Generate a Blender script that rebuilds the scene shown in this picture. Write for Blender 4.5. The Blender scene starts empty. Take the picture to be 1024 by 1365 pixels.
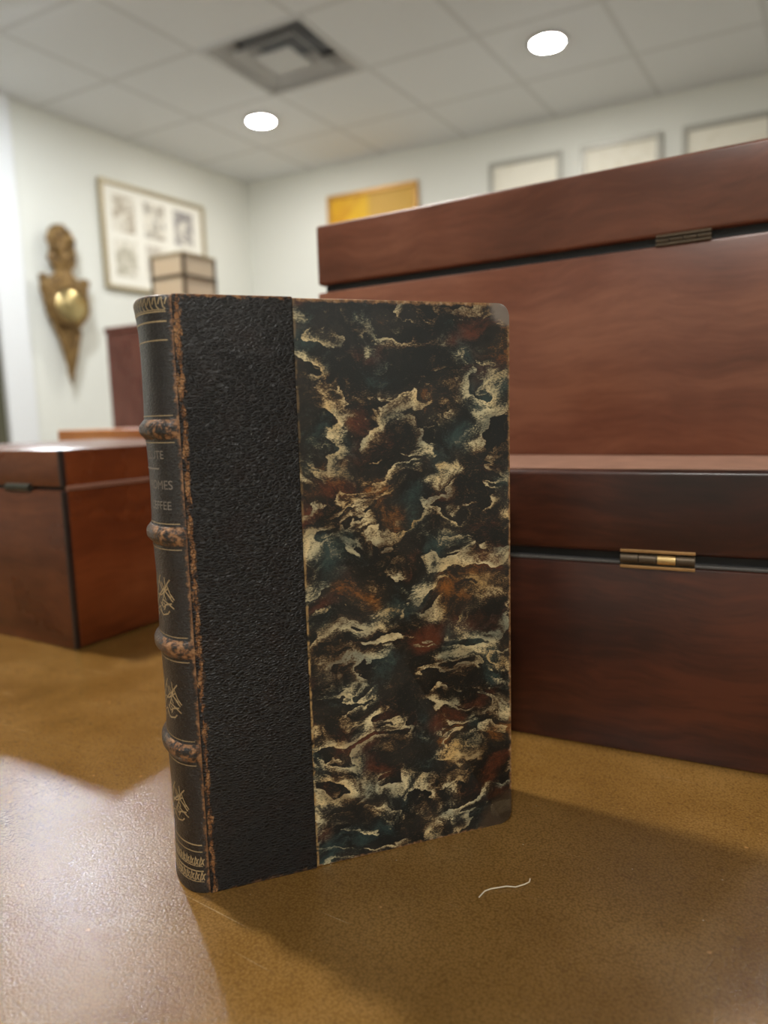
import bpy, bmesh, math, random
from mathutils import Vector, Matrix, noise as mnoise
random.seed(7)
S = bpy.context.scene
COL = S.collection
PI = math.pi
TZ = 0.75            # table height above the floor
CEIL = TZ + 2.0      # ceiling height

# ------------------------------------------------------------------ helpers
def link(o):
    COL.objects.link(o)
    return o

def tag(o, label=None, cat=None, group=None, kind=None):
    if label: o['label'] = label
    if cat: o['category'] = cat
    if group: o['group'] = group
    if kind: o['kind'] = kind
    return o

def empty(name, loc, rz=0.0, label=None, cat=None, group=None):
    o = link(bpy.data.objects.new(name, None))
    o.empty_display_size = 0.05
    o.location = loc
    o.rotation_euler = (0, 0, rz)
    return tag(o, label, cat, group)

def obj(name, bm, mat, parent=None, smooth=None):
    me = bpy.data.meshes.new(name)
    bmesh.ops.recalc_face_normals(bm, faces=bm.faces[:])
    bm.to_mesh(me); bm.free()
    if smooth is not None:
        for p in me.polygons: p.use_smooth = True
        me.set_sharp_from_angle(angle=math.radians(smooth))
    me.materials.append(mat)
    o = link(bpy.data.objects.new(name, me))
    if parent: o.parent = parent
    return o

def box(bm, x0, x1, y0, y1, z0, z1, bev=0.0, seg=2, M=None):
    r = bmesh.ops.create_cube(bm, size=1.0)
    vs = r['verts']
    for v in vs:
        v.co = Vector(((x0 + x1) / 2 + v.co.x * (x1 - x0), (y0 + y1) / 2 + v.co.y * (y1 - y0), (z0 + z1) / 2 + v.co.z * (z1 - z0)))
    if bev > 0:
        es = list({e for v in vs for e in v.link_edges})
        rr = bmesh.ops.bevel(bm, geom=es, offset=bev, segments=seg, profile=0.5, affect='EDGES')
        vs = list({v for f in rr['faces'] for v in f.verts} | {v for v in vs if v.is_valid})
    if M is not None:
        bmesh.ops.transform(bm, matrix=M, verts=[v for v in vs if v.is_valid])
    return vs

def BX(*a, **k):
    bm = bmesh.new(); box(bm, *a, **k); return bm

def tube(bm, pts, r, n=8, cap=True):
    pts = [Vector(p) for p in pts]
    rs = r if isinstance(r, (list, tuple)) else [r] * len(pts)
    rings = []
    up = Vector((0, 0, 1))
    for i, p in enumerate(pts):
        t = (pts[min(i + 1, len(pts) - 1)] - pts[max(i - 1, 0)]).normalized()
        a = t.cross(up)
        if a.length < 1e-4: a = t.cross(Vector((1, 0, 0)))
        a.normalize(); b = t.cross(a)
        rings.append([bm.verts.new(p + (a * math.cos(2 * PI * k / n) + b * math.sin(2 * PI * k / n)) * rs[i]) for k in range(n)])
    for i in range(len(rings) - 1):
        for k in range(n):
            bm.faces.new((rings[i][k], rings[i][(k + 1) % n], rings[i + 1][(k + 1) % n], rings[i + 1][k]))
    if cap:
        bm.faces.new(rings[0][::-1]); bm.faces.new(rings[-1])

def lathe(bm, prof, n=32, M=None, sx=1.0, sy=1.0):
    rings = []
    for r, z in prof:
        rings.append([bm.verts.new((r * sx * math.cos(2 * PI * k / n), r * sy * math.sin(2 * PI * k / n), z)) for k in range(n)])
    for i in range(len(rings) - 1):
        for k in range(n):
            bm.faces.new((rings[i][k], rings[i][(k + 1) % n], rings[i + 1][(k + 1) % n], rings[i + 1][k]))
    bm.faces.new(rings[0][::-1]); bm.faces.new(rings[-1])
    vs = [v for rg in rings for v in rg]
    if M is not None: bmesh.ops.transform(bm, matrix=M, verts=vs)
    return vs

# ------------------------------------------------------------------ materials
class NT:
    def __init__(self, name):
        self.m = bpy.data.materials.new(name); self.m.use_nodes = True
        self.t = self.m.node_tree
        self.b = self.t.nodes['Principled BSDF']
        self.co = self.t.nodes.new('ShaderNodeTexCoord').outputs['Object']
    def n(self, typ, **kw):
        nd = self.t.nodes.new(typ)
        for k, v in kw.items(): setattr(nd, k, v)
        return nd
    def set(self, sock, v):
        if hasattr(v, 'is_linked') or isinstance(v, bpy.types.NodeSocket): self.t.links.new(v, sock)
        elif v is not None: sock.default_value = v
    def scale(self, v, sc, off=(0, 0, 0)):
        nd = self.n('ShaderNodeMapping'); self.set(nd.inputs['Vector'], v)
        nd.inputs['Scale'].default_value = sc; nd.inputs['Location'].default_value = off
        return nd.outputs[0]
    def noise(self, v, s, det=3, rough=.55, dist=0.0, col=False, typ='FBM'):
        nd = self.n('ShaderNodeTexNoise'); self.set(nd.inputs['Vector'], v)
        nd.inputs['Scale'].default_value = s; nd.inputs['Detail'].default_value = det
        nd.inputs['Roughness'].default_value = rough; nd.inputs['Distortion'].default_value = dist
        return nd.outputs['Color' if col else 'Fac']
    def voro(self, v, s, feat='F1', rnd=1.0, out='Distance'):
        nd = self.n('ShaderNodeTexVoronoi'); nd.feature = feat
        self.set(nd.inputs['Vector'], v); nd.inputs['Scale'].default_value = s; nd.inputs['Randomness'].default_value = rnd
        return nd.outputs[out]
    def math(self, op, a, b=None, c=None, clamp=False):
        nd = self.n('ShaderNodeMath', operation=op); nd.use_clamp = clamp
        self.set(nd.inputs[0], a)
        if b is not None: self.set(nd.inputs[1], b)
        if c is not None: self.set(nd.inputs[2], c)
        return nd.outputs[0]
    def vmath(self, op, a, b=None, s=None):
        nd = self.n('ShaderNodeVectorMath', operation=op)
        self.set(nd.inputs[0], a)
        if b is not None: self.set(nd.inputs[1], b)
        if s is not None: nd.inputs['Scale'].default_value = s
        return nd.outputs[0]
    def sep(self, v):
        nd = self.n('ShaderNodeSeparateXYZ'); self.set(nd.inputs[0], v); return nd.outputs
    def comb(self, x, y, z):
        nd = self.n('ShaderNodeCombineXYZ')
        self.set(nd.inputs[0], x); self.set(nd.inputs[1], y); self.set(nd.inputs[2], z); return nd.outputs[0]
    def smooth(self, v, a, b, lo=0.0, hi=1.0):
        nd = self.n('ShaderNodeMapRange'); nd.interpolation_type = 'SMOOTHSTEP'
        self.set(nd.inputs[0], v)
        for i, q in zip((1, 2, 3, 4), (a, b, lo, hi)): nd.inputs[i].default_value = q
        return nd.outputs[0]
    def ramp(self, v, stops):
        nd = self.n('ShaderNodeValToRGB'); self.set(nd.inputs[0], v)
        el = nd.color_ramp.elements
        while len(el) < len(stops): el.new(0.5)
        for e, (p, c) in zip(el, stops):
            e.position = p; e.color = (*c, 1)
        return nd.outputs[0]
    def mix(self, f, a, b, mode='MIX'):
        nd = self.n('ShaderNodeMix', data_type='RGBA', blend_type=mode)
        self.set(nd.inputs[0], f)
        self.set(nd.inputs[6], (*a, 1) if isinstance(a, tuple) else a)
        self.set(nd.inputs[7], (*b, 1) if isinstance(b, tuple) else b)
        return nd.outputs[2]
    def bump(self, h, strength=.3, dist=.001, prev=None):
        nd = self.n('ShaderNodeBump'); nd.inputs['Strength'].default_value = strength
        nd.inputs['Distance'].default_value = dist; self.set(nd.inputs['Height'], h)
        if prev is not None: self.set(nd.inputs['Normal'], prev)
        return nd.outputs[0]
    def out(self, col=None, rough=None, normal=None, spec=None, metal=None, coat=None, coat_r=None, **kw):
        I = self.b.inputs
        if col is not None: self.set(I['Base Color'], (*col, 1) if isinstance(col, tuple) else col)
        if rough is not None: self.set(I['Roughness'], rough)
        if normal is not None: self.set(I['Normal'], normal)
        if spec is not None: self.set(I['Specular IOR Level'], spec)
        if metal is not None: self.set(I['Metallic'], metal)
        if coat is not None: self.set(I['Coat Weight'], coat)
        if coat_r is not None: self.set(I['Coat Roughness'], coat_r)
        for k, v in kw.items(): self.set(I[k.replace('_', ' ')], v)
        return self.m

def plain(name, col, rough=.6, var=.12, sc=20, metal=0.0, spec=.5, bump=0.0):
    k = NT(name)
    f = k.noise(k.co, sc, 4)
    c = k.mix(f, tuple(x * (1 - var) for x in col), tuple(min(1, x * (1 + var)) for x in col))
    nrm = k.bump(f, bump, .002) if bump else None
    return k.out(c, rough, nrm, spec, metal)

def wood(name, dark, mid, light, axis='x', rough=.3, grain=1.0, coat=.4, blotch=9):
    k = NT(name)
    st = {'x': (3.2, 28, 28), 'z': (28, 28, 3.2), 'y': (28, 3.2, 28)}[axis]
    wv = k.noise(k.co, 7, 3, col=True)
    v = k.vmath('ADD', k.co, k.vmath('SCALE', k.vmath('SUBTRACT', wv, (.5, .5, .5)), s=.05))
    g = k.noise(k.scale(v, tuple(s * grain for s in st)), 1.0, 7, .62)
    fine = k.noise(k.scale(v, tuple(s * 9 * grain for s in st)), 1.0, 3, .6)
    bl = k.noise(k.co, blotch, 3, .5)
    f = k.math('ADD', k.math('MULTIPLY', g, .55), k.math('ADD', k.math('MULTIPLY', fine, .16), k.math('MULTIPLY', bl, .34)))
    c = k.ramp(f, [(.40, dark), (.51, mid), (.63, light)])
    nrm = k.bump(k.math('ADD', k.math('MULTIPLY', fine, .6), bl), .12, .0006)
    r = k.smooth(bl, .3, .7, rough * .85, rough * 1.3)
    return k.out(c, r, nrm, .38, coat=coat, coat_r=rough * .8)

def m_marble():
    k = NT('marbled_paper')
    s = k.sep(k.co)
    p = k.comb(s[0], s[2], 0.0)
    w1 = k.vmath('SCALE', k.vmath('SUBTRACT', k.noise(p, 34, 2, .5, col=True), (.5, .5, .5)), s=.021)
    w2 = k.vmath('SCALE', k.vmath('SUBTRACT', k.noise(p, 120, 3, .6, col=True), (.5, .5, .5)), s=.008)
    pw = k.vmath('ADD', k.vmath('ADD', p, w1), w2)
    pc = k.vmath('ADD', p, k.vmath('SCALE', w1, s=.8))
    grain = k.noise(k.scale(p, (1000, 2200, 1)), 1.0, 3, .7)
    fuzz = k.noise(k.scale(pw, (330, 420, 1)), 1.0, 4, .7)
    # colour islands under the cream veins
    a = k.noise(k.scale(pc, (34, 44, 1), (3.1, 7.7, 0)), 1.0, 2, .5)
    b = k.noise(k.scale(pc, (38, 52, 1), (13.1, 1.7, 0)), 1.0, 2, .5)
    c3 = k.noise(k.scale(pc, (44, 50, 1), (5.5, 21.2, 0)), 1.0, 2, .5)
    fz = k.math('ADD', k.math('MULTIPLY', k.math('SUBTRACT', fuzz, .5), .34), k.math('MULTIPLY', k.math('SUBTRACT', grain, .5), .22))
    base = k.mix(k.smooth(k.math('ADD', a, fz), .42, .66), (.0045, .0052, .005), (.017, .015, .012))
    col = k.mix(k.smooth(k.math('ADD', b, fz), .55, .76, 0, .85), base, (.105, .026, .010))
    col = k.mix(k.smooth(k.math('ADD', a, fz), .62, .80, 0, .9), col, (.30, .105, .016))
    col = k.mix(k.smooth(k.math('ADD', c3, fz), .55, .74, 0, .75), col, (.030, .060, .057))
    # feathered cream crests: sharp on one side, fading on the other
    def veins(scv, off, mult, lo, hi):
        n1 = k.noise(k.scale(pw, scv, off), 1.0, 2, .45)
        saw = k.math('FRACT', k.math('MULTIPLY', n1, mult))
        cr = k.math('MULTIPLY', k.smooth(saw, lo, .95), k.smooth(saw, 1.0, .93))
        return cr
    pres = k.smooth(k.noise(k.scale(pc, (38, 46, 1), (9.3, 2.2, 0)), 1.0, 2, .5), .38, .60)
    pres2 = k.smooth(k.noise(k.scale(pc, (52, 60, 1), (4.3, 12.2, 0)), 1.0, 2, .5), .44, .60)
    e = k.math('MAXIMUM', k.math('MULTIPLY', veins((27, 60, 1), (1.3, 4.4, 0), 5.0, .15, .9), pres),
               k.math('MULTIPLY', veins((52, 120, 1), (7.3, 2.4, 0), 4.0, .35, .9), k.math('MULTIPLY', pres2, .85)))
    e = k.math('ADD', e, k.math('MULTIPLY', k.math('SUBTRACT', fuzz, .5), 1.75))
    e = k.math('ADD', e, k.math('MULTIPLY', k.math('SUBTRACT', grain, .5), 1.6))
    e = k.math('SUBTRACT', e, k.smooth(s[2], .135, .210, 0, .20))
    col = k.mix(k.smooth(e, .12, .62, 0, .65), col, k.mix(k.smooth(c3, .42, .58), (.135, .072, .028), (.062, .066, .050)))
    cf = k.math('MULTIPLY', k.smooth(e, .42, 1.05, 0, .97), k.smooth(k.noise(pc, 85, 2), .35, .6, .45, 1.0))
    tint = k.ramp(k.noise(k.scale(pc, (42, 42, 1), (2.2, 8.1, 0)), 1.0, 2), [(.35, (.27, .28, .20)), (.5, (.76, .64, .37)), (.68, (.62, .41, .16))])
    col = k.mix(cf, col, tint)
    # small flecks
    fl = k.smooth(k.noise(p, 650, 2, .6), .66, .76, 0, .5)
    col = k.mix(k.math('MULTIPLY', fl, pres), col, (.36, .28, .15))
    # rubbed edges of the board
    ew = k.math('ADD', k.math('MULTIPLY', k.noise(p, 260, 4, .7), .0042), -.0021)
    ex = k.math('SUBTRACT', .1277, k.math('ADD', s[0], ew))
    ez = k.math('SUBTRACT', .22, k.math('ADD', s[2], ew))
    eb = k.math('ADD', s[2], ew)
    em = k.math('MINIMUM', k.math('MINIMUM', k.math('ADD', ex, .0004), ez), k.math('ADD', eb, .0005))
    wr = k.smooth(em, .0016, .0004, 0, .95)
    col = k.mix(wr, col, k.ramp(k.noise(p, 400, 3), [(.35, (.10, .045, .018)), (.55, (.30, .155, .06)), (.7, (.42, .30, .19))]))
    cx = k.math('POWER', k.math('MULTIPLY', k.math('SUBTRACT', s[0], .1277), 1), 2.0)
    cz = k.math('POWER', k.math('SUBTRACT', s[2], .22), 2.0)
    cd = k.math('ADD', k.math('SQRT', k.math('ADD', cx, cz)), k.math('MULTIPLY', ew, 1.2))
    col = k.mix(k.smooth(cd, .0105, .0065, 0, .92), col, (.20, .165, .14))
    cz0 = k.math('POWER', s[2], 2.0)
    cd0 = k.math('ADD', k.math('SQRT', k.math('ADD', cx, cz0)), k.math('MULTIPLY', ew, 2.2))
    col = k.mix(k.smooth(cd0, .0165, .0125, 0, .92), col, (.048, .031, .018))
    lw = k.math('ABSOLUTE', k.math('SUBTRACT', k.math('ADD', s[0], k.math('MULTIPLY', ew, .35)), .0408))
    lm = k.math('MULTIPLY', k.smooth(lw, .0009, .0003), k.math('MULTIPLY', k.smooth(k.noise(p, 150, 3, .7), .42, .56), k.smooth(s[2], .16, .08, .25, 1.0)))
    col = k.mix(lm, col, (.40, .25, .10))
    h = k.math('ADD', k.math('MULTIPLY', grain, .5), k.math('ADD', k.math('MULTIPLY', fuzz, .8), k.math('MULTIPLY', cf, .25)))
    return k.out(col, k.smooth(grain, .3, .7, .36, .55), k.bump(h, .35, .0004), .42)

def leather_nodes(k, sx=1.0):
    v = k.scale(k.vmath('ADD', k.co, k.vmath('SCALE', k.vmath('SUBTRACT', k.noise(k.co, 260, 2, col=True), (.5, .5, .5)), s=.0016)), (520 * sx, 520, 1020))
    d = k.voro(v, 1.0, 'DISTANCE_TO_EDGE', 1.0)
    cell = k.smooth(d, .02, .32)
    fine = k.noise(k.co, 2200, 2)
    h = k.math('ADD', k.math('MULTIPLY', cell, .8), k.math('MULTIPLY', fine, .3))
    soft = k.noise(k.co, 90, 3)
    return cell, fine, soft, h

TAN = [(.3, (.05, .02, .010)), (.5, (.24, .105, .038)), (.68, (.40, .22, .10))]

def m_leather_side():
    k = NT('black_grained_leather')
    cell, fine, soft, h = leather_nodes(k)
    s = k.sep(k.co)
    col = k.mix(cell, (.0185, .0185, .0190), (.0050, .0049, .0053))
    col = k.mix(k.smooth(soft, .45, .75, 0, .4), col, (.018, .010, .009))
    # worn hinge along the joint
    ns = k.noise(k.scale(k.co, (500, 500, 190)), 1.0, 4, .7)
    lum = k.noise(k.scale(k.co, (40, 40, 26)), 1.0, 3, .6)
    amt = k.math('ADD', k.math('MULTIPLY', s[2], 1.4), k.math('MULTIPLY', lum, .6))      # stronger near the head
    wid = k.math('ADD', k.math('MULTIPLY', k.math('SUBTRACT', ns, .5), .0062), k.math('MULTIPLY', k.math('SUBTRACT', amt, .45), .0009))
    x0 = k.math('ABSOLUTE', k.math('SUBTRACT', s[0], .0006))
    wear = k.smooth(k.math('SUBTRACT', x0, wid), .0010, .0002, 0, .95)
    cr = k.smooth(k.voro(k.scale(k.co, (700, 700, 480)), 1.0, 'DISTANCE_TO_EDGE'), .03, .12)
    wear = k.math('MULTIPLY', wear, k.math('ADD', k.math('MULTIPLY', cr, .75), .25))
    # scuffs on the head and tail edges
    sc = k.math('ADD', s[2], k.math('MULTIPLY', k.math('SUBTRACT', k.noise(k.co, 300, 4, .7), .5), .007))
    top = k.smooth(sc, .2190, .2206, 0, .9)
    bot = k.smooth(sc, .0012, -.0008, 0, .55)
    wear = k.math('MAXIMUM', wear, k.math('MAXIMUM', top, bot))
    col = k.mix(wear, col, k.ramp(ns, TAN))
    rough = k.math('ADD', k.smooth(fine, .3, .7, .36, .5), k.math('MULTIPLY', wear, .3))
    gm = k.math('ADD', s[2], k.math('MULTIPLY', k.math('SUBTRACT', soft, .5), .08))
    h = k.math('MULTIPLY', h, k.math('MULTIPLY', k.smooth(gm, .02, .13, .35, 1.0), k.smooth(gm, .215, .185, .35, 1.0)))
    return k.out(col, rough, k.bump(h, .7, .0008), .34)

BANDS = [.1748, .1370, .0955, .0560]

def m_spine(band=False):
    k = NT('worn_band_leather' if band else 'spine_leather')
    cell, fine, soft, h = leather_nodes(k, .8)
    s = k.sep(k.co)
    col = k.mix(soft, (.022, .020, .021), (.010, .009, .009))
    col = k.mix(k.smooth(k.noise(k.co, 60, 3), .5, .7, 0, .5), col, (.022, .011, .010))
    ns = k.noise(k.scale(k.co, (420, 420, 420)), 1.0, 4, .7)
    # worn edge at the joint
    wj = k.math('ADD', s[0], k.math('MULTIPLY', k.math('SUBTRACT', ns, .5), .0045))
    front = k.smooth(s[1], .012, .006)
    wear = k.math('MULTIPLY', k.smooth(wj, -.0022, -.0008, 0, .8), front)
    if band:
        wb = k.math('ADD', ns, k.math('MULTIPLY', k.noise(k.co, 120, 2), .35))
        low = k.smooth(s[0], -.0135, -.0095, .25, 1.0)
        wear = k.math('MAXIMUM', wear, k.math('MULTIPLY', k.smooth(wb, .60, .74, 0, .85), low))
    sc = k.math('ADD', s[2], k.math('MULTIPLY', k.math('SUBTRACT', ns, .5), .003))
    wear = k.math('MAXIMUM', wear, k.smooth(sc, .2192, .2204, 0, .8))
    col = k.mix(wear, col, k.ramp(ns, TAN))
    return k.out(col, k.math('ADD', k.smooth(fine, .3, .7, .26, .38), k.math('MULTIPLY', wear, .35)), k.bump(h, .3, .0004), .65)

def m_table():
    k = NT('brown_leather_table_covering')
    s = k.sep(k.co)
    big = k.noise(k.co, 4.5, 4, .6)
    med = k.noise(k.co, 22, 3, .5)
    v = k.voro(k.vmath('ADD', k.co, k.vmath('SCALE', k.noise(k.co, 500, 2, col=True), s=.0008)), 1000, 'F1')
    fine = k.noise(k.co, 2300, 3, .65)
    f = k.math('ADD', k.math('MULTIPLY', big, .45), k.math('ADD', k.math('MULTIPLY', med, .38), k.math('MULTIPLY', fine, .17)))
    col = k.ramp(f, [(.34, (.110, .055, .0120)), (.5, (.172, .089, .0205)), (.66, (.235, .130, .035))])
    # long thin scratches and pale flecks
    def scr(rot, sc, off, lo, hi):
        nd = k.n('ShaderNodeMapping'); k.set(nd.inputs['Vector'], k.vmath('ADD', k.co, k.vmath('SCALE', k.noise(k.co, 5, 1, col=True), s=.02)))
        nd.inputs['Rotation'].default_value = (0, 0, rot); nd.inputs['Scale'].default_value = sc; nd.inputs['Location'].default_value = off
        return k.smooth(k.noise(nd.outputs[0], 1.0, 2, .5), lo, hi)
    sA = scr(.5, (14, 700, 1), (0, 0, 0), .71, .78)
    sB = scr(-.9, (18, 600, 1), (3, 5, 0), .72, .79)
    sm = k.math('MULTIPLY', k.math('MAXIMUM', sA, sB), k.smooth(med, .42, .6, 0, .7))
    col = k.mix(sm, col, (.36, .26, .13))
    fk = k.smooth(k.voro(k.co, 75, 'F1'), .085, .035)
    pick = k.smooth(k.noise(k.co, 21, 1), .52, .58)
    fk = k.math('MULTIPLY', fk, pick)
    col = k.mix(k.math('MULTIPLY', fk, .7), col, (.42, .22, .07))
    fk2 = k.smooth(k.voro(k.scale(k.co, (1, 1, 1), (2.3, 1.1, 0)), 160, 'F1'), .07, .03, 0, .8)
    fk2 = k.math('MULTIPLY', fk2, k.smooth(k.noise(k.co, 40, 1), .55, .62))
    col = k.mix(fk2, col, (.46, .38, .24))
    dm = k.smooth(k.noise(k.scale(k.co, (260, 260, 1)), 1.0, 4, .75), .55, .72, 0, .4)
    col = k.mix(dm, col, (.07, .038, .012))
    pit = k.math('ADD', v, k.math('MULTIPLY', k.math('SUBTRACT', fine, .5), .9))
    col = k.mix(k.smooth(pit, .35, .85, 0, .55), col, (.085, .042, .009))
    col = k.mix(k.smooth(pit, .22, .0, 0, .5), col, (.34, .215, .075))
    h = k.math('ADD', k.math('MULTIPLY', v, -.8), k.math('ADD', k.math('MULTIPLY', fine, .8), k.math('MULTIPLY', med, 1.8)))
    nrm = k.bump(h, .45, .00017)
    nrm = k.bump(big, .1, .002, nrm)
    return k.out(col, k.smooth(med, .3, .7, .14, .22), nrm, .9)

def m_paint(name, col, bump=.05):
    k = NT(name)
    f = k.noise(k.co, 1.2, 3); g = k.noise(k.co, 260, 2)
    c = k.mix(f, tuple(x * .97 for x in col), tuple(min(.95, x * 1.02) for x in col))
    return k.out(c, .75, k.bump(g, bump, .001), .2)

def m_ceiling():
    k = NT('ceiling_tiles')
    s = k.sep(k.co)
    # tile axes measured on the ceiling: one along the back wall, one into the room
    ax, ay = .883, -.469; bx_, by_ = .545, .839
    det = ax * by_ - ay * bx_
    X = k.math('ADD', s[0], .873); Y = k.math('ADD', s[1], -3.782)
    al = k.math('DIVIDE', k.math('SUBTRACT', k.math('MULTIPLY', X, by_), k.math('MULTIPLY', Y, bx_)), det * .6)
    be = k.math('DIVIDE', k.math('SUBTRACT', k.math('MULTIPLY', Y, ax), k.math('MULTIPLY', X, ay)), det * .6)
    def line(a):
        fr = k.math('ABSOLUTE', k.math('SUBTRACT', k.math('FRACT', k.math('ADD', a, 100.5)), .5))
        return fr
    d = k.math('MINIMUM', line(al), line(be))
    g = k.smooth(d, .036, .012)
    tile = k.noise(k.comb(k.math('FLOOR', al), k.math('FLOOR', be), 0), 3.3, 1)
    c = k.mix(tile, (.78, .79, .79), (.84, .85, .85))
    sp = k.smooth(k.noise(k.co, 190, 2), .6, .72, 0, .25)
    c = k.mix(sp, c, (.42, .42, .4))
    c = k.mix(k.math('MULTIPLY', g, .32), c, (.46, .45, .42))
    return k.out(c, .85, k.bump(k.math('SUBTRACT', k.math('MULTIPLY', g, -.4), sp), .3, .003), .15)

def m_print(name, paper, c1, c2, sc=14, lo=.46, hi=.6, off=(0, 0, 0), fade=None):
    k = NT(name)
    v = k.scale(k.co, (1, 1, 1), off)
    a = k.noise(v, sc, 4, .6, 1.0); b = k.noise(v, sc * .6, 3, .6)
    c = k.mix(k.smooth(a, lo, hi, 0, .9), paper, k.mix(b, c1, c2))
    return k.out(c, .7, None, .2)

def m_gilt():
    k = NT('carved_giltwood')
    a = k.noise(k.co, 30, 4, .6)
    c = k.ramp(a, [(.3, (.05, .026, .009)), (.5, (.22, .125, .038)), (.7, (.36, .23, .08))])
    return k.out(c, .48, k.bump(k.noise(k.co, 75, 4), .6, .008), .5, metal=.35)

def m_emit(name, col, strength):
    k = NT(name)
    return k.out((.9, .9, .9), .5, None, .2, Emission_Color=(*col, 1), Emission_Strength=strength)

def m_glass(name, tint, mixf=.55):
    k = NT(name)
    tr = k.n('ShaderNodeBsdfTransparent'); tr.inputs[0].default_value = (*tint, 1)
    mx = k.n('ShaderNodeMixShader'); mx.inputs[0].default_value = mixf
    k.out(tint, .12, None, .5)
    k.t.links.new(k.b.outputs[0], mx.inputs[1]); k.t.links.new(tr.outputs[0], mx.inputs[2])
    k.t.links.new(mx.outputs[0], k.t.nodes['Material Output'].inputs[0])
    return k.m

M = {}
M['wall'] = m_paint('warm_white_wall_paint', (.77, .77, .705))
M['trim'] = m_paint('white_trim_paint', (.80, .81, .81), .02)
M['ceil'] = m_ceiling()
M['floor'] = plain('carpet', (.22, .19, .16), .9, .2, 90)
M['table'] = m_table()
M['darkwood'] = wood('table_frame_wood', (.020, .008, .004), (.05, .02, .010), (.09, .04, .02), 'x', .35)
M['marble'] = m_marble()
M['leather'] = m_leather_side()
M['spine'] = m_spine(False)
M['band'] = m_spine(True)
M['pages'] = plain('aged_page_edges', (.55, .44, .28), .8, .15, 300)
M['gilt_line'] = plain('tarnished_gilt_tooling', (.42, .32, .18), .42, .4, 900, .2)
M['letter'] = plain('dull_title_stamping', (.24, .21, .18), .42, .35, 900, .2)
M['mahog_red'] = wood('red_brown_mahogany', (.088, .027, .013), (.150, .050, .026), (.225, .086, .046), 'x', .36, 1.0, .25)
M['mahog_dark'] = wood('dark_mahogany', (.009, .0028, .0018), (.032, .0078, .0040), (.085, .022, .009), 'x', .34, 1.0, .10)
M['walnut_left'] = wood('brown_mottled_veneer', (.055, .017, .008), (.110, .034, .014), (.175, .062, .026), 'x', .3, .8, .4, 16)
M['satin_red'] = wood('orange_brown_veneer', (.115, .026, .008), (.20, .048, .013), (.27, .075, .022), 'y', .3, .6, .4, 12)
M['cab'] = wood('cabinet_mahogany', (.06, .016, .012), (.10, .028, .019), (.15, .05, .034), 'z', .28, 1.0, .5)
M['tan'] = wood('honey_wood', (.30, .10, .025), (.42, .17, .05), (.5, .24, .09), 'x', .35)
M['black'] = plain('black_gap_shade', (.010, .011, .013), .6, .3, 60)  # black colour standing in for the shade inside the lid gaps
M['lighter'] = plain('lighter_brown_wood', (.27, .150, .105), .45, .45, 70)  # lighter brown than the rest of the lid
M['lip'] = plain('pale_grey_rim', (.085, .080, .075), .5, .3, 120)  # paler and greyer than the body below
M['strip'] = plain('ebonised_corner_stringing', (.022, .012, .010), .4, .3, 80)
M['brass'] = plain('aged_brass', (.42, .25, .11), .34, .3, 300, .85)
M['brass_bright'] = plain('rubbed_brass', (.72, .52, .24), .26, .2, 300, .85)
M['bead'] = plain('pale_lit_bead', (.26, .12, .075), .45, .2, 120)  # pale colour paints in the light on the seam ledge
M['bronze'] = plain('dull_bronze', (.10, .075, .05), .4, .3, 300, .6)
M['steel'] = plain('dark_steel', (.06, .065, .055), .4, .3, 200, .6)
M['gilt'] = m_gilt()
M['frame_tan'] = plain('pale_gilt_frame', (.38, .31, .18), .45, .25, 60, .2)
M['frame_grey'] = plain('silver_grey_frame', (.42, .41, .36), .4, .2, 60, .2)
M['mat'] = plain('cream_mount_board', (.86, .83, .74), .8, .03, 30)
M['vent'] = plain('grey_white_vent_metal', (.62, .62, .61), .5, .05, 30)
M['ventdark'] = plain('vent_interior', (.26, .265, .28), .7, .1, 30)
M['dial'] = m_paint('mirror', (.6, .6, .6))
kk = NT('antique_convex_mirror'); M['mirror'] = kk.out((.50, .39, .18), .22, None, .5, metal=.8)
M['lamp'] = m_emit('downlight_diffuser', (1.0, .98, .95), 200.0)
M['lamp_bright'] = m_emit('bright_cool_downlight_diffuser', (.88, .94, 1.0), 510.0)
M['lamp_side'] = m_emit('cool_side_downlight_diffuser', (.90, .95, 1.0), 300.0)
M['lamp_front'] = m_emit('front_downlight_diffuser', (1.0, .97, .92), 560.0)
M['lamp_mid'] = m_emit('medium_downlight_diffuser', (1.0, .94, .86), 820.0)
M['thread'] = plain('pale_thread', (.75, .66, .5), .7, .1, 400)
M['caseglass'] = m_glass('amber_tinted_glass', (.86, .76, .60), .45)
M['door'] = plain('dark_olive_door_paint', (.09, .085, .05), .5, .1, 8)

# ------------------------------------------------------------------ the room
C0 = Vector((-.986, 5.772)); LD = Vector((-.568, -.823)).normalized(); BD = Vector((.895, -.446)).normalized()
SL, SB = 7.6, 6.6
P0 = C0; P1 = C0 + BD * SB; P3 = C0 + LD * SL; P2 = P1 + LD * SL
cen = (P0 + P2) / 2

def slab(name, a, b, z0, z1, th, mat):
    """a wall from a to b with its thickness away from the room"""
    d = (b - a).normalized(); n = Vector((d.y, -d.x))
    if n.dot(cen - a) > 0: n = -n
    bm = bmesh.new()
    lo = [bm.verts.new((*q, z0)) for q in (a, b, b + n * th, a + n * th)]
    hi = [bm.verts.new((*q, z1)) for q in (a, b, b + n * th, a + n * th)]
    bm.faces.new(lo); bm.faces.new(hi)
    for i in range(4): bm.faces.new((lo[i], lo[(i + 1) % 4], hi[(i + 1) % 4], hi[i]))
    return obj(name, bm, mat)

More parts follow.
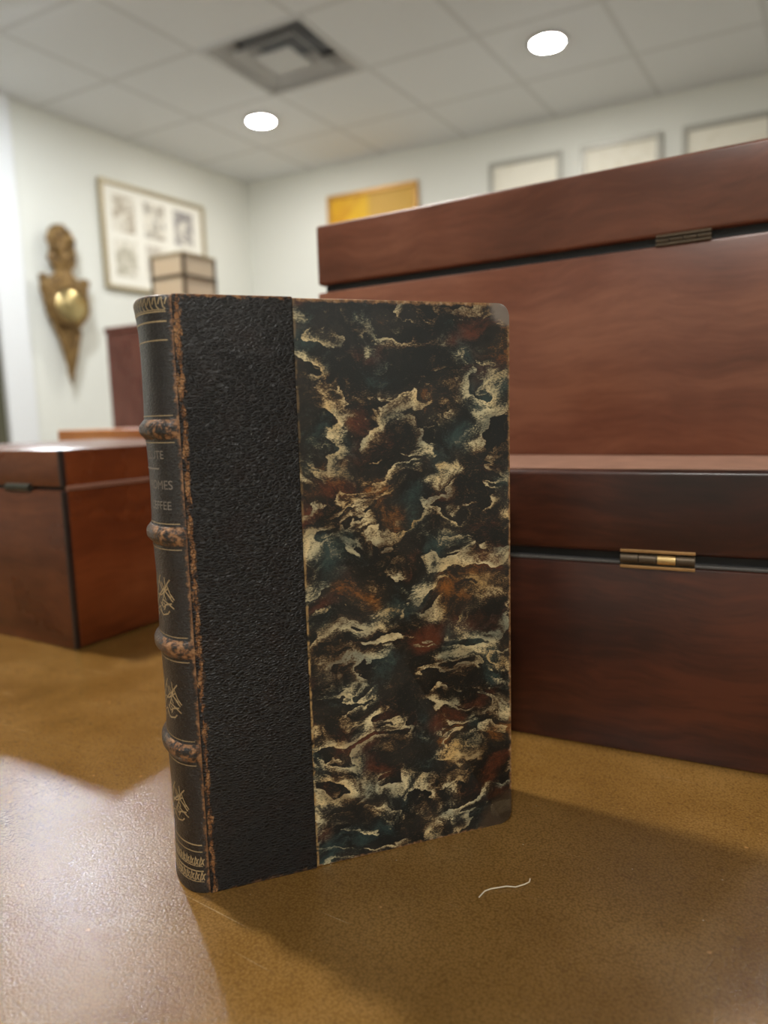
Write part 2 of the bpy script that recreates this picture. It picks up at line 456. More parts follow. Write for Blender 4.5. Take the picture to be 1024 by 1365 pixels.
def poly_slab(name, pts, z0, z1, mat):
    bm = bmesh.new()
    lo = [bm.verts.new((*q, z0)) for q in pts]; hi = [bm.verts.new((*q, z1)) for q in pts]
    bm.faces.new(lo); bm.faces.new(hi)
    n = len(pts)
    for i in range(n): bm.faces.new((lo[i], lo[(i + 1) % n], hi[(i + 1) % n], hi[i]))
    return obj(name, bm, mat)

def grow(q, d): return q + (q - cen).normalized() * d
poly_slab('floor', [grow(q, .3) for q in (P0, P1, P2, P3)], -.1, 0, M['floor'])['kind'] = 'structure'
VC = Vector((-.445, 3.893)); VA = math.atan2(-.469, .883)
def ceiling_slab():
    out = [grow(q, .3) for q in (P0, P1, P2, P3)]
    hole = [VC + Vector((x * math.cos(VA) - y * math.sin(VA), x * math.sin(VA) + y * math.cos(VA))) * .285 for x, y in ((-1, 1), (1, 1), (1, -1), (-1, -1))]
    bm = bmesh.new()
    lv = []
    for z in (CEIL, CEIL + .12):
        lv.append(([bm.verts.new((*q, z)) for q in out], [bm.verts.new((*q, z)) for q in hole]))
    for o_, h_ in lv:
        for i in range(4): bm.faces.new((o_[i], o_[(i + 1) % 4], h_[(i + 1) % 4], h_[i]))
    for w in (0, 1):
        for i in range(4): bm.faces.new((lv[0][w][i], lv[0][w][(i + 1) % 4], lv[1][w][(i + 1) % 4], lv[1][w][i]))
    return obj('ceiling', bm, M['ceil'])
ceiling_slab()['kind'] = 'structure'
slab('wall_back', P0, P1, 0, CEIL, .12, M['wall'])['kind'] = 'structure'
slab('wall_right', P1, P2, 0, CEIL, .12, M['wall'])['kind'] = 'structure'
slab('wall_rear', P2, P3, 0, CEIL, .12, M['wall'])['kind'] = 'structure'
slab('wall_left', P0, P3, 0, CEIL, .12, M['wall'])['kind'] = 'structure'
LN = Vector((-LD.y, LD.x)); LN = LN if LN.dot(cen - C0) > 0 else -LN
BN = Vector((-BD.y, BD.x)); BN = BN if BN.dot(cen - C0) > 0 else -BN
def on_left(s, z, off=0.0): q = C0 + LD * s + LN * off; return Vector((q.x, q.y, z))
def on_back(s, z, off=0.0): q = C0 + BD * s + BN * off; return Vector((q.x, q.y, z))
# local frames on the walls: x runs to the viewer's right, y into the wall, z up
RZ_L = math.atan2(-LD.y, -LD.x); RZ_B = math.atan2(BD.y, BD.x)

def wallbox(name, frame, s0, s1, z0, z1, th, mat, bev=.004):
    o = obj(name, BX(s0, s1, -th, 0, z0, z1, bev=bev), mat)
    o.location = (C0.x, C0.y, 0); o.rotation_euler = (0, 0, frame)
    o['kind'] = 'structure'
    return o
# left wall local x is -s
wallbox('trim_1', RZ_L, -2.05, -1.885, 0, CEIL, .05, M['trim'])          # white casing beside the dark door
wallbox('trim_2', RZ_L, -3.10, -2.96, 0, CEIL, .05, M['trim'])
wallbox('door_1', RZ_L, -2.96, -2.05, 0, 2.05, .015, M['door'])
wallbox('baseboard_left', RZ_L, -1.885, -.02, 0, .10, .015, M['trim'])
wallbox('baseboard_back', RZ_B, .02, SB - .02, 0, .10, .015, M['trim'])

# ------------------------------------------------------------------ ceiling fittings
L1 = Vector((-.686, 4.618)); DI = Vector((1.565, -.833)); DJ = Vector((-.916, -1.432))
def downlight(p, label, grp, lamp='lamp'):
    t = empty('recessed_downlight', (p.x, p.y, CEIL), 0, label, 'ceiling light', grp)
    bm = bmesh.new(); lathe(bm, [(.078, -.001), (.100, -.001), (.100, -.006), (.094, -.010), (.080, -.010), (.076, -.004)], 40)
    # lathe closes its ends with discs: the ring stays a shallow dish around the lens
    obj('trim_ring', bm, M['vent'], t, 40)
    bm = bmesh.new(); lathe(bm, [(.076, -.0102), (.076, -.0125), (.060, -.0145), (.02, -.0155)], 40)
    obj('diffuser', bm, M[lamp], t, 40)
    return t
downlight(L1, 'round lit ceiling light nearest the corner, above the framed studies', None)
downlight(L1 + DI, 'round lit ceiling light above the stacked wooden boxes', None)
for i, j in ((0, 1), (1, 1), (1, 2), (2, 1), (2, 3), (3, 3)):
    q = L1 + DI * i + DJ * j
    downlight(q, 'round lit ceiling light above and outside the view', 'ceiling lights outside the view',
              {(0, 1): 'lamp_bright', (1, 2): 'lamp_mid', (2, 1): 'lamp_side', (2, 3): 'lamp_front'}.get((i, j), 'lamp'))

# square step-down air diffuser in one ceiling tile
vt = empty('ceiling_vent', (-.445, 3.893, CEIL), math.atan2(-.469, .883), 'square grey air vent with nested louvres set in the ceiling', 'vent')
obj('back_plate', BX(-.284, .284, -.284, .284, .095, .105), M['ventdark'], vt)
def frustum_ring(h0, z0, h1, z1, th):
    bm = bmesh.new()
    def sq(h, z): return [bm.verts.new((a * h, b * h, z)) for a, b in ((-1, -1), (1, -1), (1, 1), (-1, 1))]
    A = sq(h0, z0); B = sq(h1, z1); Cc = sq(h1 - th, z1); D = sq(h0 - th, z0)
    for X, Y in ((A, B), (B, Cc), (Cc, D), (D, A)):
        for i in range(4): bm.faces.new((X[i], X[(i + 1) % 4], Y[(i + 1) % 4], Y[i]))
    return bm
obj('outer_frame', frustum_ring(.305, -.0005, .303, -.006, .026), M['vent'], vt)
obj('outer_cone', frustum_ring(.215, .075, .284, -.001, .004), M['vent'], vt)
obj('louvre', frustum_ring(.120, .060, .190, -.008, .004), M['vent'], vt)
obj('centre_panel', BX(-.105, .105, -.105, .105, -.012, -.004, bev=.003), M['vent'], vt)

# ------------------------------------------------------------------ wall pieces
def wall_piece(name, frame, s, z, label, cat, group=None):
    q = on_left(-s, z) if frame == RZ_L else on_back(s, z)
    return empty(name, q, frame, label, cat, group)

def picture_frame(t, w, h, bar, th, mat):
    bm = bmesh.new()
    box(bm, -w / 2, w / 2, -th, -.004, h / 2 - bar, h / 2, bev=.004)
    box(bm, -w / 2, w / 2, -th, -.004, -h / 2, -h / 2 + bar, bev=.004)
    box(bm, -w / 2, -w / 2 + bar, -th, -.004, -h / 2 + bar, h / 2 - bar, bev=.003)
    box(bm, w / 2 - bar, w / 2, -th, -.004, -h / 2 + bar, h / 2 - bar, bev=.003)
    return obj('frame', bm, mat, t)

# six small studies in one wide frame, on the left wall
fw, fh = .852, .672
t = wall_piece('framed_picture', RZ_L, -.912, TZ + 1.378, 'wide thin gilt framed sheet of six small studies on the left wall', 'picture')
picture_frame(t, fw, fh, .026, .03, M['frame_tan'])
mt = obj('mount', BX(-fw / 2 + .02, fw / 2 - .02, -.016, -.004, -fh / 2 + .02, fh / 2 - .02), M['mat'], t)
inks = [((.36, .30, .22), (.55, .48, .38)), ((.33, .36, .40), (.42, .30, .14)), ((.12, .12, .14), (.45, .40, .38)),
        ((.40, .37, .28), (.52, .48, .38)), ((.42, .40, .36), (.6, .5, .4)), ((.3, .3, .3), (.5, .45, .4))]
for r_ in range(2):
    for c_ in range(3):
        cx_ = -.255 + c_ * .245; cz_ = .145 - r_ * .275
        i = r_ * 3 + c_
        mm = m_print('study_ink', (.78, .74, .64), inks[i][0], inks[i][1], 13, .42, .55, (i * 1.7, 0, i * .9))
        obj('study', BX(cx_ - .083, cx_ + .083, -.0185, -.0155, cz_ - .115, cz_ + .115, bev=.001), mm, mt)

# giltwood girandole with a round convex glass
t = wall_piece('girandole', RZ_L, -1.65, TZ + .416, 'carved giltwood wall girandole with round convex mirror and tapering tail', 'wall ornament')
prof = [(.004, .0), (.014, .03), (.020, .07), (.030, .13), (.046, .22), (.062, .29), (.095, .36), (.128, .44), (.150, .52), (.158, .585),
        (.150, .612), (.115, .622), (.078, .640), (.060, .660), (.058, .685), (.070, .705), (.088, .74), (.080, .79), (.088, .84), (.082, .885), (.060, .92), (.030, .942)]
bm = bmesh.new()
vs = lathe(bm, prof, 40, None, 1.0, .34)
bmesh.ops.subdivide_edges(bm, edges=bm.edges[:], cuts=1, use_grid_fill=True)
for v in bm.verts:
    n_ = Vector((v.co.x, v.co.y * 6, 0))
    if n_.length > 1e-5:
        k_ = mnoise.noise(Vector((v.co.x * 38, v.co.y * 38, v.co.z * 30))) * .017
        n_.normalize(); v.co += n_ * k_
obj('body', bm, M['gilt'], t, 60).location = (0, -.055, 0)
bm = bmesh.new()
lathe(bm, [(.118, .0), (.126, .012), (.118, .026), (.104, .028), (.100, .010)], 44, Matrix.Translation((0, -.092, .468)) @ Matrix.Rotation(PI / 2, 4, 'X'))
obj('mirror_rim', bm, M['gilt'], t, 50)
bm = bmesh.new()
lathe(bm, [(.102 * math.sin(a), .034 * math.cos(a)) for a in [PI / 2 * (1 - i / 8) for i in range(8)] + [.04]], 40, Matrix.Translation((0, -.100, .468)) @ Matrix.Rotation(PI / 2, 4, 'X'))
obj('convex_mirror', bm, M['mirror'], t, 60)
def leaf(pts, r):
    bm = bmesh.new(); tube(bm, pts, r, 8); return bm
for sg in (-1, 1):
    obj('scroll', leaf([(sg * .09, -.05, .615), (sg * .125, -.065, .635), (sg * .150, -.065, .625), (sg * .152, -.06, .600)], [.010, .016, .018, .010]), M['gilt'], t, 60)
    obj('crest_leaf', leaf([(sg * .02, -.07, .74), (sg * .055, -.085, .79), (sg * .062, -.08, .85), (sg * .035, -.075, .905), (sg * .01, -.07, .93)], [.012, .020, .020, .016, .006]), M['gilt'], t, 60)
    obj('tail_leaf', leaf([(sg * .07, -.06, .33), (sg * .045, -.07, .25), (sg * .03, -.065, .16), (sg * .012, -.06, .07)], [.018, .016, .012, .006]), M['gilt'], t, 60)

# yellow picture on the back wall
t = wall_piece('framed_picture', RZ_B, 1.08, TZ + 1.53, 'bright yellow picture in a thin gold frame on the back wall', 'picture')
picture_frame(t, .72, .50, .028, .03, plain('gold_frame', (.50, .26, .05), .4, .2, 60, .3))
def m_yellow():
    k = NT('yellow_ochre_picture')
    s = k.sep(k.co)
    a = k.noise(k.co, 6, 3)
    c = k.ramp(a, [(.35, (.58, .27, .008)), (.5, (.66, .34, .010)), (.65, (.74, .42, .02))])
    fan = k.smooth(k.math('ADD', s[0], k.math('MULTIPLY', s[2], -1.0)), -.30, -.27)
    c = k.mix(k.math('MULTIPLY', fan, .5), c, (.86, .55, .01))
    c = k.mix(k.smooth(s[0], -.05, 0), c, (.62, .36, .055))
    return k.out(c, .5, None, .3)
obj('canvas', BX(-.34, .34, -.018, -.004, -.23, .23), m_yellow(), t)

# three silver framed prints in a row
for i, (s_, lab) in enumerate(((2.19, 'grey framed pale print nearest the yellow picture, top peeking over the box'),
                               (2.775, 'middle of the three grey framed pale prints above the boxes'),
                               (3.36, 'grey framed pale print furthest right on the back wall'))):
    t = wall_piece('framed_print', RZ_B, s_, TZ + 1.545, lab, 'picture', 'grey framed prints on the back wall')
    picture_frame(t, .475, .50, .030, .03, M['frame_grey'])
    obj('sheet', BX(-.215, .215, -.016, -.004, -.225, .225),
        m_print('pale_print', (.86, .82, .70), (.74, .68, .54), (.80, .75, .62), 9, .52, .66, (i * 2.1, 0, 0)), t)

# ------------------------------------------------------------------ the table
RZ_T = math.radians(-29.64)
tb = empty('table', (0, 0, 0), RZ_T, 'large table with worn brown leather covered top under the book and boxes', 'table')
obj('table_top', BX(-1.35, 1.05, -.38, 1.22, TZ - .035, TZ, bev=.006), M['table'], tb)
obj('apron', BX(-1.27, .97, -.30, 1.14, TZ - .13, TZ - .036), M['darkwood'], tb)
for x in (-1.24, .94):
    for y in (-.27, 1.11):
        bm = bmesh.new()
        lathe(bm, [(.022, 0), (.030, .03), (.024, .06), (.034, .35), (.040, .55), (.034, .60), (.040, .62)], 20, Matrix.Translation((x, y, 0)))
        obj('leg', bm, M['darkwood'], tb, 40)

# ------------------------------------------------------------------ the book
W, H, T, B0 = .1277, .2200, .040, .0120
BK = empty('book', (-.0690, .2466, TZ), math.radians(90 - 71.19),
           'old leather backed book with dark marbled boards standing upright on the table', 'book')

def board(y0, y1, x0, x1, r):
    """cover board with rounded fore-edge corners"""
    pts = [(x0, 0.0)]
    for k in range(7):
        a = -PI / 2 + PI / 2 * k / 6; pts.append((x1 - r + r * math.cos(a), r + r * math.sin(a)))
    for k in range(7):
        a = PI / 2 * k / 6; pts.append((x1 - r + r * math.cos(a), H - r + r * math.sin(a)))
    pts.append((x0, H))
    bm = bmesh.new()
    A = [bm.verts.new((x, y0, z)) for x, z in pts]; Bv = [bm.verts.new((x, y1, z)) for x, z in pts]
    bm.faces.new(A); bm.faces.new(Bv); n = len(pts)
    for i in range(n): bm.faces.new((A[i], A[(i + 1) % n], Bv[(i + 1) % n], Bv[i]))
    es = [e for e in bm.edges if abs(e.verts[0].co.y - e.verts[1].co.y) < 1e-6]
    bmesh.ops.bevel(bm, geom=es, offset=.0006, segments=3, profile=.5, affect='EDGES')
    return bm
obj('front_board', board(0.0, .0030, .0015, W, .0045), M['marble'], BK, 35)['label'] = 'marbled paper front board with rubbed edges'
obj('back_board', board(T - .0030, T, .0015, W, .0045), M['marble'], BK, 35)
obj('page_block', BX(.002, W - .004, .0032, T - .0032, .0030, H - .0035), M['pages'], BK)

def spine_b(z):
    b = B0
    for a, c in ((.1748, .22), (.137, .1748), (.0955, .137), (.056, .0955), (0, .056)):
        if a <= z <= c:
            q = (z - a) / (c - a); b -= .0005 * math.sin(PI * q)
    if z > .205: b += .0010 * ((z - .205) / .015) ** 2
    if z < .012: b += .0004 * ((.012 - z) / .012) ** 2
    for k in BANDS:
        d = abs(z - k)
        if d < .0042: b += .0019 * (.5 + .5 * math.cos(PI * max(0, d - .0008) / .0034))
    return b
def spine_pt(t, z, off=0.0):
    b = spine_b(z) - B0
    s = max(0.0, math.sin(t))
    u = -B0 * s ** .92; v = T / 2 * (1 - math.cos(t))
    nx, ny = -math.sin(t), -math.cos(t)
    o = off + b * min(1.0, s * 1.6 + .10)
    sh = 0.0
    if z > H - .0018: sh = (z - (H - .0018)) ** 2 * 260           # rounded head cap
    if z < .0010: sh = (.0010 - z) ** 2 * 300
    return Vector((u + nx * (o - sh) - .0004, v + ny * (o - sh) * .9, z))
NTH = 56
zs = []
z = 0.0
while z < H - 1e-6:
    zs.append(z)
    near = min(abs(z - k) for k in BANDS)
    z += .0004 if (near < .006 or z > H - .004 or z < .0016) else .0016
zs.append(H)
def spine_strip(z_lo, z_hi, name, mat):
    use = [q for q in zs if z_lo - 1e-9 <= q <= z_hi + 1e-9]
    use = sorted(set([z_lo] + use + [z_hi]))
    bm = bmesh.new()
    def sheet(off):
        return [[bm.verts.new(spine_pt(PI * i / NTH, q, off)) for i in range(NTH + 1)] for q in use]
    A = sheet(0.0); Bs = sheet(-.0012)
    for X in (A, Bs):
        for j in range(len(use) - 1):
            for i in range(NTH):
                bm.faces.new((X[j][i], X[j][i + 1], X[j + 1][i + 1], X[j + 1][i]))
    for j in (0, len(use) - 1):
        for i in range(NTH): bm.faces.new((A[j][i], A[j][i + 1], Bs[j][i + 1], Bs[j][i]))
    for i in (0, NTH):
        for j in range(len(use) - 1): bm.faces.new((A[j][i], A[j + 1][i], Bs[j + 1][i], Bs[j][i]))
    return obj(name, bm, mat, BK, 60)
# leather spine between the bands and the four bands themselves
bm_all = []
edges_ = [0.0]
for k in sorted(BANDS): edges_ += [k - .0034, k + .0034]
edges_.append(H)
def spine_body():
    bm = bmesh.new()
    for i in range(0, len(edges_), 2):
        z_lo, z_hi = edges_[i], edges_[i + 1]
        use = sorted(set([z_lo] + [q for q in zs if z_lo < q < z_hi] + [z_hi]))
        for off in (0.0, -.0012):
            X = [[bm.verts.new(spine_pt(PI * a / NTH, q, off)) for a in range(NTH + 1)] for q in use]
            if off == 0.0: A = X
            for j in range(len(use) - 1):
                for a in range(NTH):
                    bm.faces.new((X[j][a], X[j][a + 1], X[j + 1][a + 1], X[j + 1][a]))
        for j in (0, len(use) - 1):
            for a in range(NTH): bm.faces.new((A[j][a], A[j][a + 1], X[j][a + 1], X[j][a]))
        for a in (0, NTH):
            for j in range(len(use) - 1): bm.faces.new((A[j][a], A[j + 1][a], X[j + 1][a], X[j][a]))
    return obj('spine', bm, M['spine'], BK, 60)
SPN = spine_body()
SPN['label'] = 'rounded black leather spine'
for k in BANDS:
    spine_strip(k - .0034, k + .0034, 'raised_band', M['band'])['label'] = 'rubbed raised leather band across the spine'

# quarter leather over the front and back boards
def side_leather(y_out, y_in):
    bm = bmesh.new()
    xs = [-.0009, -.0003] + [.0405 * i / 20 for i in range(1, 21)]
    box(bm, -.0009, .0405, min(y_out, y_in), max(y_out, y_in), -.00005, H + .0003, bev=.0005, seg=3)
    return bm
obj('leather_side', side_leather(-.0007, .0034), M['leather'], BK, 40)['label'] = 'black grained leather strip with tan worn joint'
obj('leather_side', side_leather(T - .0034, T + .0007), M['leather'], BK, 40)

# arc-length table along the spine section for lettering and tooling
def arc_table(z):
    N = 400; L = [0.0]; pv = spine_pt(0, z)
    for i in range(1, N + 1):
        q = spine_pt(PI * i / N, z); L.append(L[-1] + (q - pv).length); pv = q
    return L
ARC = arc_table(.155); AL = ARC[-1]
def t_of(a):
    """angle for the arc distance a from the middle of the spine, positive towards the front joint"""
    d = AL / 2 - a
    d = min(max(d, 0), AL)
    lo = 0
    while lo < len(ARC) - 2 and ARC[lo + 1] < d: lo += 1
    return PI * (lo + (d - ARC[lo]) / max(1e-9, ARC[lo + 1] - ARC[lo])) / (len(ARC) - 1)

def ribbon(bm, pts, w, off=.00012):
    """flat stamped line on the spine; pts are (arc, z) in metres"""
    P = []
    for (a0, z0), (a1, z1) in zip(pts[:-1], pts[1:]):
        n = max(2, int(math.hypot(a1 - a0, z1 - z0) / .0008))
        for i in range(n): P.append((a0 + (a1 - a0) * i / n, z0 + (z1 - z0) * i / n))
    P.append(pts[-1])
    pr = None
    for i, (a, z) in enumerate(P):
        a2, z2 = P[min(i + 1, len(P) - 1)]; a1, z1 = P[max(i - 1, 0)]
        d = Vector((a2 - a1, z2 - z1))
        if d.length < 1e-9: continue
        d.normalize(); n_ = Vector((-d.y, d.x)) * w / 2
        if not callable(w): pass
        L = bm.verts.new(spine_pt(t_of(a + n_.x), min(H, max(0, z + n_.y)), off)); R = bm.verts.new(spine_pt(t_of(a - n_.x), min(H, max(0, z - n_.y)), off))
        if pr: bm.faces.new((pr[0], pr[1], R, L))
        pr = (L, R)

half = AL / 2 * .90
for z_, w_ in ((.2144, .00045), (.2112, .0005), (.2050, .0004), (.1795, .0003), (.1702, .0003), (.1415, .0003), (.1322, .0003),
               (.1000, .0003), (.0908, .0003), (.0606, .0003), (.0512, .0003), (.0195, .0005), (.0168, .0004), (.0090, .0005), (.0048, .0003)):
    bm = bmesh.new(); ribbon(bm, [(-half, z_), (half, z_)], w_)
    obj('gilt_rule', bm, M['gilt_line'], BK)
# tooled head and tail bands: a running pattern of short leaf strokes
bm = bmesh.new()
for i in range(-10, 11):
    a = i * .0022
    ribbon(bm, [(a - .0006, .2192), (a - .0002, .2160), (a + .0006, .2152)], .0004)
    ribbon(bm, [(a + .0011, .2190), (a + .0004, .2168)], .0004)
ribbon(bm, [(-.0225, .2150), (.0225, .2150)], .0003)
obj('tooled_border', bm, M['gilt_line'], BK)
bm = bmesh.new()
for i in range(-10, 11):
    a = i * .0022
    for z_ in (.0128, .0068):
        ribbon(bm, [(a - .0009, z_ - .0018), (a, z_ + .0020), (a + .0008, z_ - .0014)], .0004)
        ribbon(bm, [(a - .0003, z_ - .0014), (a + .0012, z_ + .0012)], .0004)
ribbon(bm, [(-.0225, .0110), (.0225, .0110)], .0003)
obj('tooled_border', bm, M['gilt_line'], BK)
# sprig ornaments in the lower three compartments
def sprig(zc):
    bm = bmesh.new()
    st = [[(0, -8), (.3, -3), (0, 8)], [(.4, -6), (2.2, -1), (4.6, 5.4)], [(1.2, -6.5), (3.6, -2), (6.6, 2.4), (9.5, -.6)],
          [(5.8, 5.0), (7.4, 2.0), (10.0, -2.2)], [(4.6, 5.4), (6.4, 1.4), (7.6, -2.0)], [(2.0, -7.6), (4.2, -5.6), (5.0, -7.8)],
          [(1.0, 2.0), (2.4, 5.2), (3.0, 8.2)], [(4.8, -3.6), (6.2, -5.4), (7.2, -4.4), (6.4, -3.4)], [(2.8, -1.0), (5.6, -.4), (8.6, 3.0)],
          [(.8, -9.0), (2.6, -9.8), (3.2, -8.4)], [(3.2, .6), (3.9, 4.2), (5.6, 8.0)],
          [(5.2, -5.0), (6.8, 0), (8.2, 4.6), (9.4, 6.8)], [(8.2, 4.6), (9.2, 1.0), (10.4, -1.4)], [(6.0, -2.0), (8.6, -3.4), (10.2, -5.0)],
          [(4.0, -7.0), (6.0, -8.6), (8.0, -7.6), (8.8, -6.2)], [(6.6, -6.4), (7.4, -4.0), (9.6, -3.0)], [(7.0, 1.0), (7.6, 4.2), (7.4, 7.4)]]
    for p in st:
        for sg in (1, -1):
            ribbon(bm, [(sg * a * .001 * 1.75, zc + b * .001 * .90) for a, b in p], .00055)
    return bm
for zc in (.1150, .0755, .0345):
    obj('gilt_sprig', sprig(zc), M['gilt_line'], BK)['label'] = 'worn gilt sprig stamped on the spine'
# worn lettering, as far as it can be read
def text_mesh(s, size):
    cu = bpy.data.curves.new('t', 'FONT'); cu.body = s; cu.size = size; cu.align_x = 'RIGHT'
    o = bpy.data.objects.new('t', cu); link(o)
    bpy.context.view_layer.update()
    me = bpy.data.meshes.new_from_object(o.evaluated_get(bpy.context.evaluated_depsgraph_get()))
    bpy.data.objects.remove(o); bpy.data.curves.remove(cu)
    return me
bm = bmesh.new()
for s, tz, a_end, size, wx in (('ELUTE', .1645, .0180, .0042, 1.0), ('ROMES', .1538, .0210, .0045, 1.0), ('CEFFEE', .1466, .0200, .0042, 1.0)):
    me = text_mesh(s, size)
    b2 = bmesh.new(); b2.from_mesh(me)
    bmesh.ops.subdivide_edges(b2, edges=b2.edges[:], cuts=1)
    bmesh.ops.triangulate(b2, faces=b2.faces[:])
    vm = {v: bm.verts.new(spine_pt(t_of(a_end + v.co.x * wx), tz + v.co.y, .00012)) for v in b2.verts}
    for f in b2.faces:
        try: bm.faces.new([vm[v] for v in f.verts])
        except ValueError: pass
    b2.free(); bpy.data.meshes.remove(me)
ribbon(bm, [(-.0150, .1610), (.0150, .1610)], .0006)
obj('title_lettering', bm, M['letter'], BK)

# ------------------------------------------------------------------ wooden boxes
def hinge(parent, x0, x1, zc, gap, mat_p, mat_b):
    h = obj('hinge', BX(x0, x1, -.0012, .004, zc - gap / 2 - .0012, zc - gap / 2 + .0004, bev=.0003), mat_p, parent)
    h['label'] = 'small metal hinge across the lid gap'
    obj('upper_leaf', BX(x0, x1, -.0012, .004, zc + gap / 2 - .0004, zc + gap / 2 + .0012, bev=.0003), mat_p, h)
    w = x1 - x0; n = 4
    for i in range(n):
        a = x0 + w * i / n + .0002; b = x0 + w * (i + 1) / n - .0002
        bm = bmesh.new(); tube(bm, [(a, .0006, zc), (b, .0006, zc)], gap * .36, 14)
        obj('knuckle', bm, mat_b if i == 2 else M['bronze'], h, 40)
    return h

# lower of the two stacked boxes
z1, z2, zt = .0992, .1052, .1474
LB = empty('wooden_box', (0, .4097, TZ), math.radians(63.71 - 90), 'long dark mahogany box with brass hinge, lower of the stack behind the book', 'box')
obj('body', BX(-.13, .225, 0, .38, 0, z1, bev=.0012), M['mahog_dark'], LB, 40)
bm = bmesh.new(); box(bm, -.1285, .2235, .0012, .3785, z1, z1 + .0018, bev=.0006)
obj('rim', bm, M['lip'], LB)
obj('gap_shade_core', BX(-.125, .220, .005, .375, z1 - .002, z2 + .002), M['black'], LB)  # black core block that paints the gap dark
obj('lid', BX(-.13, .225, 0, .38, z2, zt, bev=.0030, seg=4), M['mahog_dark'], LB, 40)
obj('lid_top', BX(-.126, .221, .0028, .376, zt - .0004, zt + .0004), M['lighter'], LB)['label'] = 'faded top surface of the lid'
hinge(LB, .1328, .1677, (z1 + z2) / 2 + .0006, .0072, M['brass'], M['brass_bright'])

# upper box, set back on the lower lid
zg1, zg2, zu = .2747, .2804, .3256
UB = empty('wooden_box', (-.0473, .5767, TZ + zt + .0004), math.radians(59.42 - 90), 'red brown mahogany box with gaping lid, upper of the stack behind the book', 'box')
o = zt
obj('body', BX(0, .355, 0, .21, 0, zg1 - o, bev=.0015), M['mahog_red'], UB, 40)
obj('gap_shade_core', BX(.005, .350, .005, .205, zg1 - o - .002, zg2 - o + .002), M['black'], UB)  # core behind the open gap, its shade put in as black
obj('lid', BX(0, .355, 0, .21, zg2 - o, zu - o, bev=.0022, seg=3), M['mahog_red'], UB, 40)
hinge(UB, .253, .284, (zg1 + zg2) / 2 - o, .0040, M['bronze'], M['bronze'])

# box on the left
zs_, zl0, zl1 = .1272, .1300, .1584
XB = empty('wooden_box', (-.2469, .5422, TZ), math.radians(-29.64), 'smaller orange brown wooden box with dark edge stringing left of the book', 'box')
obj('body', BX(-.30, 0, 0, .28, 0, zs_, bev=.0010), M['walnut_left'], XB, 40)
obj('lid', BX(-.30, 0, 0, .28, zl0, zl1, bev=.0014), M['walnut_left'], XB, 40)
obj('gap_shade_core', BX(-.297, -.003, .003, .277, zs_ - .002, zl0 + .002), M['black'], XB)  # dark seam line painted by a black core
pn = obj('side_veneer', BX(-.0004, .0006, .004, .2785, .002, zs_ - .0006), M['satin_red'], XB); pn['label'] = 'reddish veneer on the right hand side'
obj('lid_veneer', BX(-.0004, .0006, .004, .2785, zl0 + .0006, zl1 - .0016), M['satin_red'], XB)
bm = bmesh.new(); box(bm, -.0026, .0009, -.0009, .0026, .0002, zs_ - .0003, bev=.0008)
obj('corner_stringing', bm, M['strip'], XB)
bm = bmesh.new(); box(bm, -.0026, .0009, -.0009, .0026, zl0 + .0003, zl1 + .0003, bev=.0008)
obj('corner_stringing', bm, M['strip'], XB)
obj('lit_seam_bead', BX(-.002, .0014, .003, .279, .1264, .1306, bev=.0008), M['bead'], XB)['label'] = 'bead along the lid seam, painted paler as a lit ledge'
bm = bmesh.new(); tube(bm, [(-.068, -.0012, .1288), (-.038, -.0012, .1288)], .0032, 14)
h = obj('hinge', bm, M['steel'], XB, 40); h['label'] = 'dark metal hinge'

# honey-coloured box behind it
HB = empty('small_box', (-.50, 1.10, TZ), math.radians(-29.64), 'low honey coloured box just showing above the left box lid', 'box')
obj('body', BX(0, .30, 0, .16, 0, .130, bev=.0015), M['tan'], HB)
obj('lid', BX(-.001, .301, -.001, .161, .131, .170, bev=.002), M['tan'], HB)

# tall cabinet behind the table
CB = empty('cabinet', (-.83, 2.20, 0), math.radians(-29.64), 'tall dark red mahogany cabinet behind the table', 'cabinet')
ch = TZ + .467
obj('carcass', BX(0, .62, 0, .38, .06, ch - .02, bev=.003), M['cab'], CB)
obj('cornice', BX(-.004, .624, -.004, .384, ch - .02, ch, bev=.004), M['cab'], CB)
obj('plinth', BX(.01, .61, .01, .37, 0, .06), M['cab'], CB)
for i in range(2):
    d = obj('door', BX(.02 + i * .295, .305 + i * .295, -.010, .0, .09, ch - .05, bev=.003), M['cab'], CB)
    bm = bmesh.new(); lathe(bm, [(.006, 0), (.005, .012), (.011, .018), (.009, .026), (.003, .028)], 16, Matrix.Translation((.285 + i * .055, -.010, .70)) @ Matrix.Rotation(PI / 2, 4, 'X'))
    obj('knob', bm, M['brass'], d, 40)

# glazed display case on the cabinet
GC = empty('display_case', (-.605, 2.29, ch), math.radians(-30), 'small amber glazed display case with thin bronze bars on the cabinet', 'display case')
hw, hd, hh = .066, .066, .215
obj('base', BX(-hw - .006, hw + .006, -hd - .006, hd + .006, 0, .016, bev=.003), M['tan'], GC)
for a in (-1, 1):
    for b in (-1, 1):
        obj('post', BX(a * hw - .004, a * hw + .004, b * hd - .004, b * hd + .004, .016, hh), M['bronze'], GC)
bm = bmesh.new()
for a, b, c_, d_ in ((-hw - .005, hw + .005, -hd - .005, -hd + .004), (-hw - .005, hw + .005, hd - .004, hd + .005), (-hw - .005, -hw + .004, -hd, hd), (hw - .004, hw + .005, -hd, hd)):
    box(bm, a, b, c_, d_, .146, .154)
obj('middle_rail', bm, M['bronze'], GC)
obj('top_panel', BX(-hw - .005, hw + .005, -hd - .005, hd + .005, hh - .004, hh + .003, bev=.001), M['frame_tan'], GC)
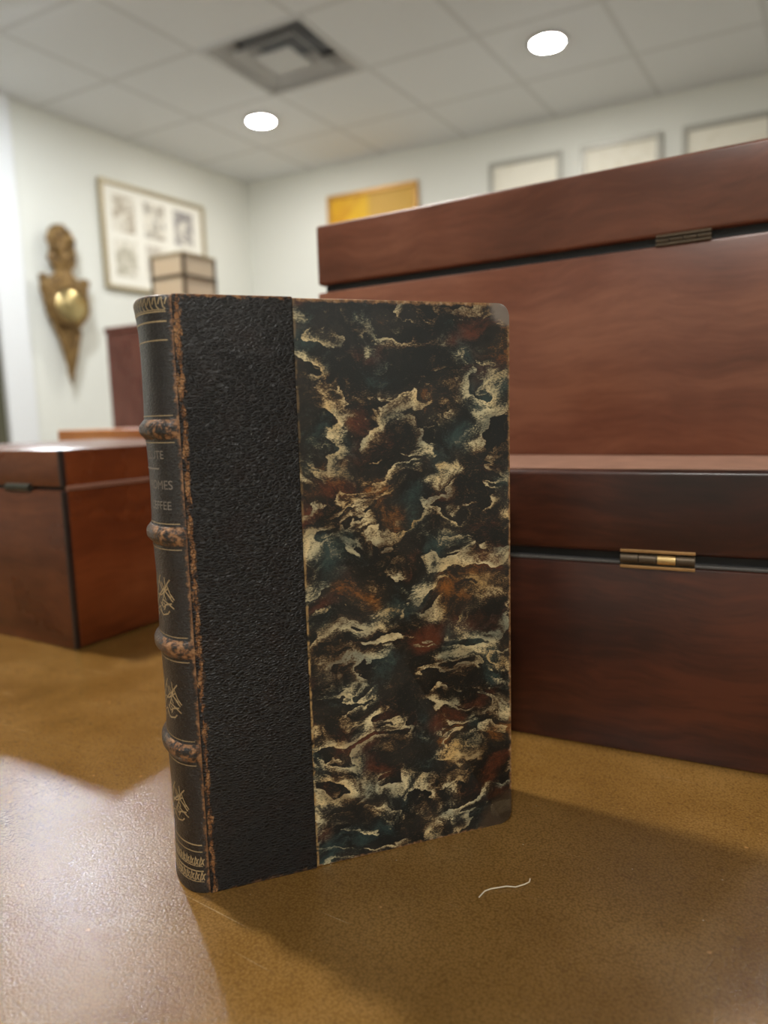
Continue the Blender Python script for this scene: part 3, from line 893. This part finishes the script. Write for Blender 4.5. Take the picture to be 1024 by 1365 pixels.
for nm, q in (('pane', (-hw, hw, -hd - .001, -hd + .001)), ('pane', (-hw, hw, hd - .001, hd + .001)), ('pane', (-hw - .001, -hw + .001, -hd, hd)), ('pane', (hw - .001, hw + .001, -hd, hd))):
    obj(nm, BX(*q, .016, hh - .004), M['caseglass'], GC)

# ------------------------------------------------------------------ pale thread on the table
bm = bmesh.new()
pts = [(.0310, .2390), (.0335, .2418), (.0360, .2432), (.0385, .2436), (.0420, .2442), (.0455, .2440), (.0490, .2449), (.0512, .2466), (.0518, .2482)]
tube(bm, [(x, y, TZ + .0003 + .0004 * abs(math.sin(i * 1.3))) for i, (x, y) in enumerate(pts)], .00022, 6)
tag(obj('thread', bm, M['thread'], None, 60), 'short curled pale thread lying on the table before the book', 'thread')

# ------------------------------------------------------------------ world, camera, view
wd = bpy.data.worlds.new('world'); S.world = wd; wd.use_nodes = True
wd.node_tree.nodes['Background'].inputs[0].default_value = (.8, .9, 1, 1)
wd.node_tree.nodes['Background'].inputs[1].default_value = .05

pitch, roll = math.radians(7.71), math.radians(-1.635)
cd = bpy.data.cameras.new('camera'); cam = link(bpy.data.objects.new('camera', cd))
Fv = Vector((0, math.cos(pitch), -math.sin(pitch))); Uv = Vector((0, math.sin(pitch), math.cos(pitch))); Rv = Vector((1, 0, 0))
c_, s_ = math.cos(roll), math.sin(roll)
R2 = c_ * Rv + s_ * Uv; U2 = -s_ * Rv + c_ * Uv
mw = Matrix((R2, U2, -Fv)).transposed().to_4x4(); mw.translation = (0, 0, TZ + .1771)
cam.matrix_world = mw
cd.sensor_fit = 'VERTICAL'; cd.sensor_height = 36.0; cd.lens = 940.98 / 1365 * 36.0
cd.clip_start = .01; cd.clip_end = 50
cd.dof.use_dof = True; cd.dof.focus_distance = .285; cd.dof.aperture_fstop = 6.8
S.camera = cam

S.view_settings.view_transform = 'Standard'; S.view_settings.look = 'None'
S.view_settings.gamma = 1.0; S.view_settings.use_curve_mapping = False
S.view_settings.exposure = 0.15
S.cycles.use_denoising = True
S.cycles.max_bounces = 8
S.cycles.diffuse_bounces = 5
S.cycles.caustics_reflective = False
S.cycles.caustics_refractive = False
